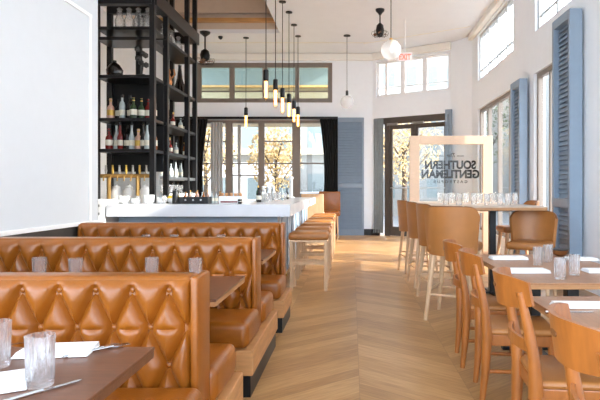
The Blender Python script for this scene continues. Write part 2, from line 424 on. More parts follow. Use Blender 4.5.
# doors: dark bronze storefront
f = MB()
f.obox(DP(.47, .06, 1.7), (.14, .12, 3.4), DRZ); f.obox(DP(DL-.08, .06, 1.7), (.1, .12, 3.4), DRZ)
f.obox(DP(DL/2, .06, 3.31), (DL-.1, .12, .18), DRZ); f.obox(DP(1.32, .06, 1.61), (.05, .1, 3.22), DRZ)
fr = struct('door_1', f, M['dkframe'])
for a, b, nm in ((.55, 1.29, 'door_leaf'), (1.35, DL-.14, 'door_leaf')):
    l = MB()
    l.obox(DP(a+.04, .06, 1.6), (.08, .05, 3.18), DRZ); l.obox(DP(b-.04, .06, 1.6), (.08, .05, 3.18), DRZ)
    l.obox(DP((a+b)/2, .06, 3.12), (b-a-.16, .05, .12), DRZ); l.obox(DP((a+b)/2, .06, .14), (b-a-.16, .05, .26), DRZ)
    l.build(nm, M['dkframe'], fr)
    MB().obox(DP((a+b)/2, .06, 1.66), (b-a-.15, .01, 2.8), DRZ).build('pane', M['pane'], fr)
    h = MB(); h.bar(DP(a+.05, -.02, 1.38), DP(b-.05, -.02, 1.38), .016); h.bar(DP(a+.06, -.02, 1.38), DP(a+.06, .05, 1.38), .012); h.bar(DP(b-.06, -.02, 1.38), DP(b-.06, .05, 1.38), .012)
    h.build('push_bar', M['steel'], fr)
    MB().obox(DP(a+.1, .0, 3.2), (.34, .06, .07), DRZ, bev=.01).build('door_closer', M['chrome'], fr)
# grey folded screen left of door
sc = MB()
pts = []
for i in range(13): pts.append((.07+i*.026, -.02 if i % 2 else -.055))
for i in range(12):
    a = DP(pts[i][0], pts[i][1], 1.73); b = DP(pts[i+1][0], pts[i+1][1], 1.73); dv = b-a
    sc.obox((a+b)/2, (dv.length+.004, .008, 3.3), math.atan2(dv.y, dv.x))
tag(sc.build('folding_screen', M['chrome']), 'narrow grey pleated metal screen beside the glass entrance door', 'screen')

# curtains at the back window
def curtain(x0, x1, label, z0=.05, z1=3.4, y=BY-.12, pinch=.0):
    mb = MB(); n = 44
    def f(u, v):
        w = 1-pinch*math.sin(PI*v)
        X = (x0 if pinch >= 0 else x1)+(x1-x0)*u*w if pinch >= 0 else x1-(x1-x0)*(1-u)*(1+pinch*math.sin(PI*v))
        return (X, y+.035*math.sin(u*2*PI*6), z0+(z1-z0)*v), (0, 1, 0)
    mb.shell(f, n, 10, .008)
    tag(mb.build('curtain', M['curtain'], smooth=True), label, 'curtain', 'black curtains at the bar windows')
curtain(q(188), q(209), 'black curtain hanging at the left end of the bar windows', pinch=.25)
curtain(q(320), q(338), 'black curtain hanging at the right end of the bar windows, beside the shutter', pinch=-.25)
def sheer(x0, x1, label):
    mb = MB(); mb.shell(lambda u, v: ((x0+(x1-x0)*u, BY-.04+.02*math.sin(u*2*PI*4), .3+3.0*v), (0, 1, 0)), 32, 4, .006)
    tag(mb.build('sheer_curtain', M['greyframe'], smooth=True), label, 'curtain')
sheer(q(211), q(223), 'pale grey gathered curtain in the left pane of the bar windows')
curtain(-5.45, q(188), 'wide black curtain covering the wall behind the bar shelving', z1=3.37)
pel = MB().box(-5.45, q(338), BY-.2, BY-.001, 3.38, 3.44)
tag(pel.build('curtain_rail', M['black']), 'black curtain rail running across the top of the bar windows', 'curtain rail')

# ---- shutters ----------------------------------------------------------
def shutter(loc, w, h, th, rz, split, label, nl, louv=True):
    """local: x along width, y depth (front at -th/2), z up"""
    t = thing('louvred_shutter', label, 'shutter', loc, rz, 'blue-grey louvred shutters')
    f = MB(); st = .07
    f.box(0, st, -th/2, th/2, 0, h, .005); f.box(w-st, w, -th/2, th/2, 0, h, .005)
    f.box(st, w-st, -th/2, th/2, 0, .16); f.box(st, w-st, -th/2, th/2, h-.12, h); f.box(st, w-st, -th/2, th/2, split-.06, split+.06)
    f.build('frame', M['blue'], t)
    for a, b in ((.16, split-.06), (split+.06, h-.12)):
        k = max(3, int(round(nl*(b-a)/h))); step = (b-a)/k
        m = MB()
        for i in range(k): m.obox((w/2, 0, a+(i+.5)*step), (w-2*st, .012, step*1.05), rx=-.55)
        m.box(st, w-st, th/2-.012, th/2-.004, a, b)
        m.build('louvre_panel', M['blue'], t)
    return t
shutter((-.47, BY-.05, .0), .82, 3.43, .06, 0, 1.45, 'tall blue-grey louvred shutter against the back wall between curtain and entrance', 44)
# right wall: local -y must face -X -> rz = -90deg : local x -> -Y
shutter((2.98, 7.82, .02), .64, 3.72, .17, -PI/2, 1.12, 'largest blue-grey louvred shutter, nearest on the right wall', 56)
shutter((2.98, 9.93, .02), .55, 3.24, .14, -PI/2, 1.05, 'middle blue-grey louvred shutter standing between two right-hand windows', 50)
shutter((2.5, 14.45, .02), .18, 3.45, .06, DRZ, 1.4, 'narrow sliver of blue-grey shutter at the right edge of the entrance', 40)

# ------------------------------------------------------------------ booths
SX, RZ_ = .161, .165
def tuft_fn(x, z, ztop):
    z1 = .88; u = x/SX; fr_ = lambda t: abs(t-round(t))*SX*.9
    prof = lambda d: .38*(1-math.exp(-(d/.016)**1.6))+.62*math.sin(min(d/.062, 1)*PI/2)
    if z > z1:
        t = (z-z1)/(ztop-z1)
        hh = 1-(1-prof(fr_(u)))*(1-.8*t**.7)
    else:
        v = (z1-z)/RZ_
        hh = prof(min(fr_(u+v/2), fr_(u-v/2)))
        hh *= 1-.3*math.exp(-((z-(z1-RZ_))/.009)**2)
    r0 = max(0, round((z1-z)/RZ_))
    uu = u-(r0 % 2)*.5; du = (uu-round(uu))*SX; dz = (z1-r0*RZ_)-z
    g = math.exp(-(du*du+dz*dz)/(2*.015**2))
    return hh*.045-.018*g
def buttons(x0, x1, zlow):
    out = []; r = 0
    while .88-r*RZ_ > zlow:
        k0 = math.ceil((x0+.03)/SX-(r % 2)*.5)
        k = k0
        while (k+(r % 2)*.5)*SX < x1-.03: out.append(((k+(r % 2)*.5)*SX, .88-r*RZ_)); k += 1
        r += 1
    return out
def make_booth(Yc, x0, x1, H, both, label):
    t = thing('banquette', label, 'booth seat', ((x0+x1)/2, Yc, 0), 0, 'tufted tan leather banquettes')
    hw = .075; ztop = H-.02
    # backrest core with rounded top
    core = MB().box(x0, x1-.035, Yc-hw, Yc+hw, .3, H-.005, .03, 3)
    core.build('backrest', M['leather'], t, world=True, smooth=True)
    MB().box(x1-.035, x1, Yc-hw-.03, Yc+hw+(.03 if both else 0), .28, H-.003, .012, 3).build('end_panel', M['leather'], t, world=True, smooth=True)
    for sgn in ((-1, 1) if both else (-1,)):
        L = x1-.035-x0; zl = .42; dx = SX/24; dz = RZ_/12
        xs = [x0]+[k*dx for k in range(math.ceil(x0/dx+.2), math.floor((x1-.035)/dx-.2)+1)]+[x1-.035]
        zs = [zl]+[.88+k*dz for k in range(math.ceil((zl-.88)/dz+.2), math.floor((ztop-.88)/dz-.2)+1)]+[ztop-.008, ztop]
        zs = sorted(set(zs)); nu = len(xs)-1; nv = len(zs)-1
        def f(u, v):
            x = xs[int(round(u*nu))]; z = zs[int(round(v*nv))]; u = (x-x0)/L
            edge = min(1, min(u*L, L-u*L)/.03)**.5*min(1, (ztop-z)/.035+.15)**.5
            d = tuft_fn(x, z, ztop)
            roll = .016*max(0, 1-(ztop-z)/.08)
            return (x, Yc+sgn*(hw-.002+(d+.008)*edge-roll), z)
        def dg(c):
            u = c.x/SX; v = (.88-c.z)/RZ_; k = lambda t: abs(t-round(t))
            return k(u+v/2) < k(u-v/2)
        MB().grid(f, nu, nv, dg).build('tufted_panel', M['leather'], t, world=True, smooth=True)
        bt = MB()
        for bx, bz in buttons(x0, x1-.035, zl+.02):
            bt.sphere((bx, Yc+sgn*(hw-.002), bz), .014, 2, (1, .6, 1))
        b = bt.build('button', M['leather'], t, world=True, smooth=True); b['kind'] = 'stuff'
        y0, y1 = sorted((Yc+sgn*(hw+.03), Yc+sgn*.565))
        MB().box(x0, x1+.03, y0, y1, .30, .475, .045, 4).build('seat', M['leather'], t, world=True, smooth=True)
    ya, yb = Yc-.58, Yc+(.58 if both else .1)
    MB().box(x0, x1+.06, ya, yb, .14, .30, .006).build('base', M['oak'], t, world=True)
    MB().box(x0, x1+.045, ya+.015, yb-.015, 0, .14).build('kick_plate', M['black'], t, world=True)
    return t
BXR = -.69
make_booth(2.45, PX+.02, BXR+.02, 0.945, True, 'nearest tan leather button-tufted double booth, its back filling the lower left')
make_booth(4.0, PX+.02, BXR, .975, True, 'middle tan leather button-tufted double booth, second back from the front')
make_booth(5.55, PX+.02, BXR, .99, False, 'farthest tan leather button-tufted booth, backing onto the marble bar')

# ------------------------------------------------------------------ tables
def table(x0, x1, y0, y1, z, label, mat, th=.04, name='dining_table', group=None, edge='tableedge', cat='table', cs=None):
    t = thing(name, label, cat, ((x0+x1)/2, (y0+y1)/2, 0), 0, group)
    w, d = x1-x0, y1-y0
    MB().box(-w/2, w/2, -d/2, d/2, z-th*.35, z, .003).build('tabletop', mat, t)
    MB().box(-w/2+.002, w/2-.002, -d/2+.002, d/2-.002, z-th, z-th*.35, .002).build('edge_band', M[edge], t)
    cs = cs or ([(0, 0)] if max(w, d) < 1.3 else ([(-w/4, 0), (w/4, 0)] if w > d else [(0, -d/4), (0, d/4)]))
    for cx, cy in cs:
        MB().box(cx-.04, cx+.04, cy-.04, cy+.04, .02, z-th, .004).build('pedestal', M['black'], t)
        b = MB(); b.box(cx-.27, cx+.27, cy-.035, cy+.035, 0, .03, .006); b.box(cx-.035, cx+.035, cy-.27, cy+.27, 0, .028, .006); MB().box(cx-.2, cx+.2, cy-.2, cy+.2, z-th-.02, z-th, .004).build('mounting_plate', M['black'], t)
        b.build('foot', M['black'], t)
    return t
BTY = [(1.2, 2.0), (2.86, 3.64), (4.5, 5.28)]
table(-1.62, -.73, *BTY[0], .74, 'dark wooden booth table at bottom left set with napkins and glasses', M['table'], group='booth tables', edge='table')
table(-1.5, -.72, *BTY[1], .74, 'wooden booth table between first and second booths at the aisle', M['table'], group='booth tables')
table(-2.5, -1.66, *BTY[1], .74, 'wooden booth table between first and second booths near the wall', M['table'], group='booth tables')
table(-1.5, -.74, *BTY[2], .74, 'wooden booth table before the farthest booth at the aisle', M['table'], group='booth tables')
table(-2.5, -1.66, *BTY[2], .74, 'wooden booth table before the farthest booth near the wall', M['table'], group='booth tables')
table(1.08, 1.95, 3.36, 4.86, .74, 'long light brown dining table on the right carrying five glasses', M['tableR'], group='right dining tables')
table(.95, 1.75, 2.27, 2.95, .74, 'nearest light brown dining table at the right edge with one folded napkin', M['tableR'], group='right dining tables')
# high communal table
table(1.02, 2.32, 6.4, 9.3, 1.125, 'high communal table crowded with glasses, ringed by leather bar chairs', M['hightop'], name='high_table', th=.05, cs=[(.12, -.95), (.12, .8)])

# ------------------------------------------------------------------ glassware, napkins, cutlery
def glass_mb(h=.15, r=.042):
    mb = MB(); n = 24
    prof = [(r*.84, 0), (r*.9, .006), (r*.92, .02), (r*.93, .05), (r*.95, .08), (r*.97, .1), (r*.985, h*.78), (r, h), (r-.003, h), (r*.9, h*.6), (r*.84, .022), (.002, .018)]
    mb.lathe(prof, n=n, cut=.14)
    return mb
gp = glass_mb().build('tumbler', M['crystal'])
first = [True]
def glass(x, y, z, label, group, s=1, name=None):
    if first[0]: o = gp; first[0] = False
    else: o = gp.copy(); COL.objects.link(o)
    o.location = (x, y, z); o.scale = (s, s, s); o.rotation_euler = (0, 0, random.random())
    return tag(o, label, 'glass', group)
Z = .7405
glass(px(40, 1.6), 1.6, Z, 'cut crystal tumbler in front on the bottom-left booth table', 'tumblers on booth tables')
glass(px(-3, 1.77), 1.77, Z, 'cut crystal tumbler cropped by the left edge of the photo', 'tumblers on booth tables')
for xp, Y, lb in ((39.5, 3.45, 'leftmost'), (75.5, 3.4, 'second from left'), (152, 3.45, 'second from right'), (195.5, 3.4, 'rightmost')):
    glass(px(xp, Y), Y, Z, 'clear cut tumbler showing above the nearest booth back, %s of the four' % lb, 'tumblers on booth tables')
for xp, lb in ((146, 'leftmost'), (174, 'middle'), (221, 'rightmost')):
    glass(px(xp, 5.2), 5.2, Z, 'small distant tumbler peeping over the middle booth back, %s of three' % lb, 'tumblers on booth tables')
for xp, yp, lb in ((538, 265, 'short cut tumbler leftmost of the glasses on the long right table'), (548, 262, 'cut tumbler second from left, at the back of the long right table'),
                   (560, 279, 'cut tumbler standing frontmost on the long right table'), (574.5, 275, 'cut tumbler rightmost of the glasses on the long right table')):
    Y = .58*540/(yp-190); glass(px(xp, Y), Y, Z, lb, 'tumblers on the long right table', .92)
# high table glasses
hg = [(446, 7.2), (452, 8.2), (459, 7.0), (466, 8.4), (474, 7.3), (480, 8.2), (487, 7.1), (493, 8.0), (500, 7.3), (508, 7.0), (440, 8.5), (515, 7.6)]
hg.sort()
for i, (xp, Y) in enumerate(hg):
    wds = ['first', 'second', 'third', 'fourth', 'fifth', 'sixth', 'seventh', 'eighth', 'ninth', 'tenth', 'eleventh', 'last']
    glass(px(xp, Y), Y, 1.1255, 'clear glass on the high communal table, %s of twelve counted from the left' % wds[i], 'glasses on the high table', 1.0)

def napkin(x, y, z, w, d, rz, label, group='folded white napkins'):
    mb = MB()
    for k in range(3):
        mb.obox((.002*k, .002*k, .004+.0065*k), (w-.006*k, d-.004*k, .006), bev=.0025)
    o = mb.build('napkin', M['napkin'], smooth=True); o.location = (x, y, z); o.rotation_euler = (0, 0, rz)
    return tag(o, label, 'napkin', group)
def knife(x, y, z, rz, label, L=.23):
    t = thing('table_knife', label, 'knife', (x, y, z), rz)
    MB().tube([(-L*.5, 0, .004), (-L*.1, 0, .005), (0, 0, .004)], .007, 8, .5).build('handle', M['cutlery'], t, smooth=True)
    MB().poly([(0, -.006), (L*.42, -.008), (L*.5, 0), (L*.42, .008), (0, .006)], .003, .005).build('blade', M['cutlery'], t)
def fork(x, y, z, rz, label, L=.2):
    t = thing('fork', label, 'fork', (x, y, z), rz, 'forks on the near booth table')
    MB().tube([(-L*.5, 0, .003), (-L*.1, 0, .006), (L*.22, 0, .008)], .005, 8, .5, rs=[.007, .004, .004]).build('handle', M['cutlery'], t, smooth=True)
    h = MB(); h.poly([(L*.2, -.004), (L*.28, -.012), (L*.34, -.012), (L*.34, .012), (L*.28, .012), (L*.2, .004)], .006, .009)
    for k in range(4): h.box(L*.34, L*.5, -.012+k*.0068, -.012+k*.0068+.0034, .007, .009)
    h.build('tines', M['cutlery'], t)
def tp(xp, yp, z=.74): Y = (1.32-z)*540/(yp-190); return px(xp, Y), Y
# near booth table
x, y = tp(57, 353); napkin(x, y, Z, .25, .13, .12, 'white napkin behind the front tumbler on the bottom-left table')
x, y = tp(2, 388); napkin(x-.04, y, Z, .2, .16, .5, 'white napkin at the bottom-left corner of the photo')
x, y = tp(92, 352); fork(x, y, Z, .9, 'steel fork nearer the napkin on the bottom-left booth table')
x, y = tp(101, 351); fork(x, y, Z, .75, 'steel fork nearer the table edge on the bottom-left booth table')
x, y = tp(45, 391); knife(x, y-.01, Z, .95, 'steel knife in front of the front tumbler')
x, y = tp(13, 346); knife(x-.02, y, Z, .7, 'dark-handled steel knife between the two near tumblers', .16)
# right tables
x, y = tp(508, 259); napkin(x, y, Z, .3, .16, 0, 'white napkin at the far left corner of the long right table')
x, y = tp(526, 272); napkin(x, y, Z, .3, .16, 0, 'white napkin at the near left corner of the long right table')
x, y = tp(600, 272); napkin(x, y, Z, .22, .14, 0, 'white napkin cropped by the right edge on the long table')
x, y = tp(581, 260); napkin(x, y, Z, .24, .13, 0, 'white napkin behind the rightmost tumbler on the long right table')
x, y = tp(584, 307); napkin(x, y, Z, .31, .1, -.05, 'white napkin on the nearest right table')
x, y = tp(570, 313); knife(x, y, Z, 0, 'steel knife beside the napkin on the nearest right table')
x, y = tp(506, 274); knife(x, y-.02, Z, .2, 'dark knife tip by the near left napkin of the long right table', .12)
bw = thing('small_bowl', 'small dark bowl behind the glasses on the long right table', 'bowl', (px(558, 4.78), 4.74, Z))
MB().lathe([(.03, 0), (.06, .02), (.075, .06), (.07, .06), (.055, .025), (.002, .012)], n=20).build('bowl_body', M['stoolseam'], bw, smooth=True)
MB().lathe([(.07, .0), (.078, .003), (.078, .01), (.07, .012)], c=(0, 0, .052), n=20).build('dark_rim', M['black'], bw, smooth=True)

# ------------------------------------------------------------------ dining chairs
def arc_x(yv, half, xc, depth): return xc+depth*(yv/half)**2
def dining_chair(loc, rz, label):
    t = thing('dining_chair', label, 'chair', loc, rz, 'honey oak dining chairs along the right tables')
    # seat
    MB().box(-.2, .22, -.21, .21, .425, .465, .02, 3).build('seat_pad', M['stoolleather'], t, smooth=True)
    fr = MB(); fr.box(-.2, .21, -.2, .2, .36, .43, .008); fr.build('seat_frame', M['chairwood'], t)
    for s in (-1, 1):
        pts = [(-.235, s*.185, 0), (-.215, s*.188, .2), (-.205, s*.195, .42), (-.215, s*.2, .56), (-.24, s*.2, .7), (-.275, s*.195, .86)]
        MB().tube(pts, .02, 10, 1.15, rs=[.018, .027, .034, .028, .024, .018]).build('leg', M['chairwood'], t, smooth=True)
        MB().tube([(.2, s*.18, 0), (.19, s*.18, .2), (.18, s*.18, .4)], .02, 10, rs=[.014, .018, .024]).build('leg', M['chairwood'], t, smooth=True)
        MB().tube([(-.21, s*.188, .2), (.19, s*.18, .2)], .013, 8).build('stretcher', M['chairwood'], t, smooth=True)
    def crest(u, v):
        a = (u-.5)*2; half = .235
        yv = a*half; xx = -.345+.11*a*a-.02*(v-.5)
        hh = .075*(1-.3*abs(a)**4)
        zc = .85+.008*abs(a)**2
        nx = Vector((1, -.22*a/half, 0)).normalized()
        return (xx, yv, zc+(v-.5)*2*hh), nx
    cm = MB().shell(crest, 28, 8, .018)
    c = cm.build('crest_rail', M['chairwood'], t, smooth=True)
    # dark oval hand hole inlay
    hp = [(.03*math.cos(k*PI/10), .864+.012*math.sin(k*PI/10)) for k in range(20)]
    MB().poly(hp, -.3575, -.354, axis='x').build('hand_hole', M['stoolseam'], c)
    def low(u, v):
        a = (u-.5)*2; return (-.255+.045*a*a-.02, a*.195, .615+(v-.5)*.055), Vector((1, -.46*a, 0)).normalized()
    MB().shell(low, 20, 3, .016).build('lower_rail', M['chairwood'], t, smooth=True)
    return t
dc = dining_chair((1.0, 1.7, 0), -.08, 'nearest honey oak chair, its curved crest rail cropped by the right edge')
dup(dc, 'second-nearest honey oak chair, pulled up to the nearest right dining table', (1.05, 2.6, 0), -.1)
dup(dc, 'third honey oak chair, at the near end of the long right table', (1.06, 3.5, 0), -.12)
dup(dc, 'farthest honey oak chair, at the far end of the long right table', (1.07, 4.18, 0), -.08)

# ------------------------------------------------------------------ bar chairs (with backs) and bar stools
def bar_chair(loc, rz, label):
    t = thing('bar_chair', label, 'bar chair', loc, rz, 'caramel leather bar chairs')
    MB().box(-.23, .26, -.235, .235, .68, .775, .035, 4).build('seat', M['stoolleather'], t, smooth=True)
    def f(u, v):
        a = (u-.5)*2; z = .66+v*.49
        ang = a*1.0; R_ = .285
        z = .66+v*(.49-.09*abs(a)**7); xx = -.02-R_*math.cos(ang)*(.9+.12*v); yy = R_*math.sin(ang)*(.93+.12*v)*1.08
        z2 = z+.03*abs(a)**5*(1-v)
        return (xx, yy, z2), Vector((-math.cos(ang), math.sin(ang), 0))
    MB().shell(f, 24, 12, .035).build('backrest', M['stoolleather'], t, smooth=True)
    ed = MB(); ed.tube([f(u/24, 1)[0] for u in range(25)], .012, 8); ed.build('piping', M['stoolseam'], t, smooth=True)
    for sx in (-1, 1):
        for sy in (-1, 1):
            MB().tube([(sx*.26+.0, sy*.25, 0), (sx*.225, sy*.215, .35), (sx*.19, sy*.18, .69)], .02, 8, rs=[.019, .024, .03]).build('leg', M['palewood'], t, smooth=True)
    for sy in (-1, 1): MB().bar((-.24, sy*.227, .3), (.24, sy*.227, .3), .012).build('stretcher', M['palewood'], t)
    for sx in (-1, 1): MB().bar((sx*.235, -.222, .26), (sx*.235, .222, .26), .012).build('stretcher', M['palewood'], t)
    return t
bc = bar_chair((1.08, 5.62, 0), PI/2-.42, 'nearest caramel leather bar chair, back to the camera at the high table end')
dup(bc, 'second-nearest bar chair on the left side of the high table', (1.1, 6.5, 0), .12)
dup(bc, 'third bar chair from the front along the left of the high table', (1.08, 7.5, 0), .1)
dup(bc, 'farthest bar chair along the left of the high table, towards the entrance', (1.06, 8.75, 0), .15)
dup(bc, 'bar chair facing the camera at the right end of the high table', (2.12, 6.42, 0), -PI/2-.5).scale = (1, 1, .92)
dup(bc, 'bar chair mostly hidden behind the others on the table right far side', (2.5, 8.2, 0), PI)

def bar_stool(loc, rz, label):
    t = thing('bar_stool', label, 'bar stool', loc, rz, 'backless stools along the bar')
    s = MB(); s.box(-.265, .265, -.2, .2, .66, .755, .04, 4)
    for v in s.bm.verts:
        if v.co.z > .7: v.co.z += .035*(1-(v.co.x/.27)**2)
    s.build('seat', M['stoolleather'], t, smooth=True)
    MB().box(-.25, .25, -.185, .185, .635, .665, .005).build('seat_rail', M['palewood'], t)
    for sx in (-1, 1):
        for sy in (-1, 1):
            l = MB(); l.poly([(sx*.225-.02, sy*.165-.02), (sx*.225+.02, sy*.165-.02), (sx*.225+.02, sy*.165+.02), (sx*.225-.02, sy*.165+.02)], 0, .64)
            l.build('leg', M['palewood'], t)
        MB().box(sx*.225-.01, sx*.225+.01, -.146, .146, .24, .275).build('stretcher', M['palewood'], t)
    for sy in (-1, 1): MB().box(-.206, .206, sy*.165-.01, sy*.165+.01, .34, .375).build('stretcher', M['palewood'], t)
    return t
ords = ['nearest', 'second-nearest', 'third', 'fourth', 'fifth', 'sixth', 'farthest']
bs = None
for i in range(7):
    loc = (-.57-.012*i, 7.24+.92*i, 0)
    lb = '%s backless caramel leather stool along the bar, counted from the booths' % ords[i]
    if bs is None: bs = bar_stool(loc, 0, lb)
    else: dup(bs, lb, loc, 0)

# ------------------------------------------------------------------ bar counter
t = thing('bar_counter', 'U-shaped bar with thick pale marble top over blue panels', 'bar counter', (-1.9, 6.7, 0))
top = MB(); top.poly([(-3.05, 6.7), (-.77, 6.7), (-.9, 13.3), (-1.75, 13.3), (-1.65, 7.45), (-3.05, 7.45)], .99, 1.14)
top.build('marble_top', M['marble'], t, world=True)
bd = MB(); bd.poly([(-2.98, 6.9), (-.95, 6.9), (-1.08, 13.1), (-1.6, 13.1), (-1.6, 7.3), (-2.98, 7.3)], .1, .99); bd.build('body', M['blue'], t, world=True)
kk = MB(); kk.poly([(-2.95, 6.95), (-1.0, 6.95), (-1.12, 13.0), (-1.55, 13.0), (-1.55, 7.25), (-2.95, 7.25)], 0, .1); kk.build('kick_plate', M['black'], t, world=True)
for i in range(8):
    y0 = 7.0+i*.76; xx = -.95-.021*(y0-6.9); MB().obox((xx-.003, y0+.35, .55), (.02, .06, .85), .02).build('panel_batten', M['blue'], t, world=True)
for i in range(4): MB().box(-2.95+i*.6, -2.89+i*.6, 6.885, 6.9, .12, .97).build('panel_batten', M['blue'], t, world=True)
MB().tube([(-.86, 7.0, .22), (-.98, 13.0, .22)], .02, 10).build('foot_rail', M['brass'], t, world=True)
# white service hatch wall to the left of the counter
hw = thing('service_cabinet', 'white cabinet with two grey slots at the left end of the bar', 'cabinet', (-3.5, 6.9, 0))
MB().box(-4.1, -3.07, 6.7, 7.3, 0, 1.2, .01).build('cabinet_body', M['tile'], hw, world=True)
sl = MB(); sl.box(-3.3, -3.13, 6.693, 6.7, 1.11, 1.14); sl.box(-3.22, -3.13, 6.693, 6.7, 1.01, 1.04); sl.build('slot', M['chrome'], hw, world=True)

# back bar under the shelving
bbx = thing('back_bar', 'white tiled back bar under the black bottle shelves', 'counter', (-3.7, 8.8, 0))
MB().box(-4.6, -3.2, 8.35, 8.95, 0, 1.1, .01).build('cabinet_body', M['tile'], bbx, world=True)
MB().box(-4.0, -3.2, 8.97, 9.03, 0, 1.62, .004).build('splashback', M['tile'], bbx, world=True)

# ---- black steel shelving
SH = [1.24, 1.96, 2.44, 3.11, 3.7, 3.86]
t = thing('bar_shelving', 'tall open black steel shelving holding bottles behind the bar', 'shelving', (-3.5, 9, 0))
f = MB()
P = .078; XL, XR_, YA, YB = -3.97, -3.1, 8.4, 8.86
ZT = 5.1
for (a, b) in ((XL, YA), (XL+.0, YB), (XR_, YA), (XR_, 9.0), (XR_, 10.15), (XR_, 10.65), (-3.55, 10.65), (-3.55, 9.0)):
    f.box(a-P/2, a+P/2, b-P/2, b+P/2, 1.1, ZT)
f.build('post', M['blacksteel'], t, world=True)
for z in SH[1:]:
    s = MB(); s.box(XL, XR_, YA-.02, YB+.02, z-.05, z, .003)
    if z in (1.96, 2.44): s.box(-3.5, XR_+.02, 8.95, 10.7, z-.05, z, .003)
    elif z == 3.11: s.box(-3.5, XR_+.02, 8.95, 10.7, z-.05, z, .003)
    elif z == 3.86: s.box(-3.5, XR_+.02, 8.95, 10.7, z-.05, z, .003)
    s.build('shelf', M['blacksteel'], t, world=True)
s = MB(); s.box(-3.5, XR_+.02, 9.0, 10.7, 1.5, 1.55, .003); s.build('shelf', M['steel'], t, world=True)
b = MB(); b.box(XL, XR_, YB+.03, YB+.05, 1.62, 3.11); b.build('back_panel', M['curtain'], t, world=True)
b = MB(); b.box(XR_-.06, XR_+.06, YA, 10.75, 4.2, 4.42); b.box(XL, XR_, YA-.06, YA+.06, 4.2, 4.42); b.box(-3.6, -3.48, 9, 10.7, 4.2, 4.42); b.box(XL, XR_, YB-.05, YB+.05, 4.2, 4.42); b.box(-3.55, XR_, 10.6, 10.7, 4.2, 4.42)
b.build('top_beam', M['blacksteel'], t, world=True)

# ---- bottles
def bottle_mb(kind):
    mb = MB()
    if kind == 0: prof = [(.034, 0), (.037, .01), (.037, .18), (.03, .21), (.014, .235), (.013, .3), (.015, .3), (.015, .31)]
    elif kind == 1: prof = [(.042, 0), (.045, .01), (.045, .13), (.04, .16), (.016, .19), (.015, .24), (.018, .245), (.018, .265)]
    elif kind == 2: prof = [(.03, 0), (.034, .01), (.036, .15), (.022, .2), (.014, .25), (.013, .33), (.016, .335), (.016, .345)]
    else: prof = [(.032, 0), (.05, .03), (.052, .1), (.03, .15), (.013, .17), (.012, .23), (.02, .235), (.02, .26)]
    mb.lathe(prof, n=14); return mb
bproto = {}
def bottle(x, y, z, kind, mat, label, group, s=1.0):
    key = (kind, mat)
    if key not in bproto:
        t = thing('bottle', label, 'bottle', (x, y, z), 0, group)
        bottle_mb(kind).build('glass_body', M[mat], t, smooth=True)
        r = [.0378, .0458, .0358, .0528][kind]
        if kind != 3: MB().lathe([(r, .05), (r, .12)], n=14).build('paper_label', M['label' if mat != 'pinkb' else 'gold'], t, smooth=True)
        h = [.31, .265, .345, .26][kind]
        MB().lathe([(.0165, h-.035), (.0165, h+.004)], n=12).build('cap', M['gold' if mat in ('greenb', 'pinkb', 'amber') else 'black'], t)
        bproto[key] = t
    else: t = dup(bproto[key], label, (x, y, z), None, group)
    t.scale = (s, s, s)
    return t
names = {'amber': 'amber', 'clearb': 'clear', 'greenb': 'dark green', 'redb': 'red', 'darkb': 'near-black', 'pinkb': 'pink'}
ORD = ['first', 'second', 'third', 'fourth', 'fifth', 'sixth', 'seventh', 'eighth', 'ninth', 'tenth']
mats = ['amber', 'clearb', 'greenb', 'redb', 'darkb', 'amber', 'clearb', 'greenb', 'pinkb', 'darkb']
rows = [(1.96, ['redb', 'clearb', 'redb', 'darkb', 'clearb', 'pinkb', 'darkb', 'clearb', 'amber'], 'middle'), (2.44, ['pinkb', 'darkb', 'clearb', 'darkb', 'greenb', 'greenb', 'redb', 'darkb'], 'upper')]
for z, ms, nm in rows:
    n = len(ms)
    for i, m_ in enumerate(ms):
        x = -3.84+i*(.68/(n-1))
        bottle(x, 8.6+random.uniform(-.08, .08), z, random.choice((0, 1, 2)) if m_ != 'pinkb' else 1, m_,
               '%s bottle, %s from left on the %s shelf of the front bay' % (names[m_], ORD[i], nm), 'bottles in the front bay', 1.25)
for z, nm, n in ((1.96, 'middle', 7), (2.44, 'upper', 6), (1.55, 'lowest', 7)):
    for i in range(n):
        m_ = ['clearb', 'amber', 'redb', 'pinkb', 'clearb', 'darkb', 'amber'][i] if nm != 'lowest' else 'clearb'
        k = [1, 0, 1, 2, 1, 2, 0][i]
        bottle(-3.3+random.uniform(-.04, .1), 9.18+i*(1.3/(n-1)), z, k, m_,
               '%s bottle, %s from the front on the %s shelf of the side bay' % (names[m_], ORD[i], nm), 'bottles in the side bay', .9)
# carafes / glass jars at the top
def jar(x, y, z, label, h=.3):
    t = thing('glass_carafe', label, 'carafe', (x, y, z), 0, 'glass carafes on the top shelves')
    MB().lathe([(.05, 0), (.07, .02), (.075, h*.55), (.045, h*.8), (.04, h), (.036, h), (.04, h*.8), (.068, h*.54), (.062, .03), (.002, .02)], n=18).build('glass_body', M['crystal'], t, smooth=True)
    MB().lathe([(.03, 0), (.03, .03), (.045, .035), (.02, .06)], c=(0, 0, h), n=14).build('stopper', M['chrome'], t, smooth=True)
    return t
jp = jar(-3.7, 8.6, 3.86, 'glass carafe, leftmost on the top shelf of the front bay')
for i in range(1, 4): dup(jp, 'glass carafe, %s from left on the top shelf of the front bay' % ORD[i], (-3.7+i*.15, 8.6, 3.86))
for i in range(3): dup(jp, 'glass carafe on the top shelf of the side bay, %s from the front' % ORD[i], (-3.28, 9.4+i*.4, 3.86))
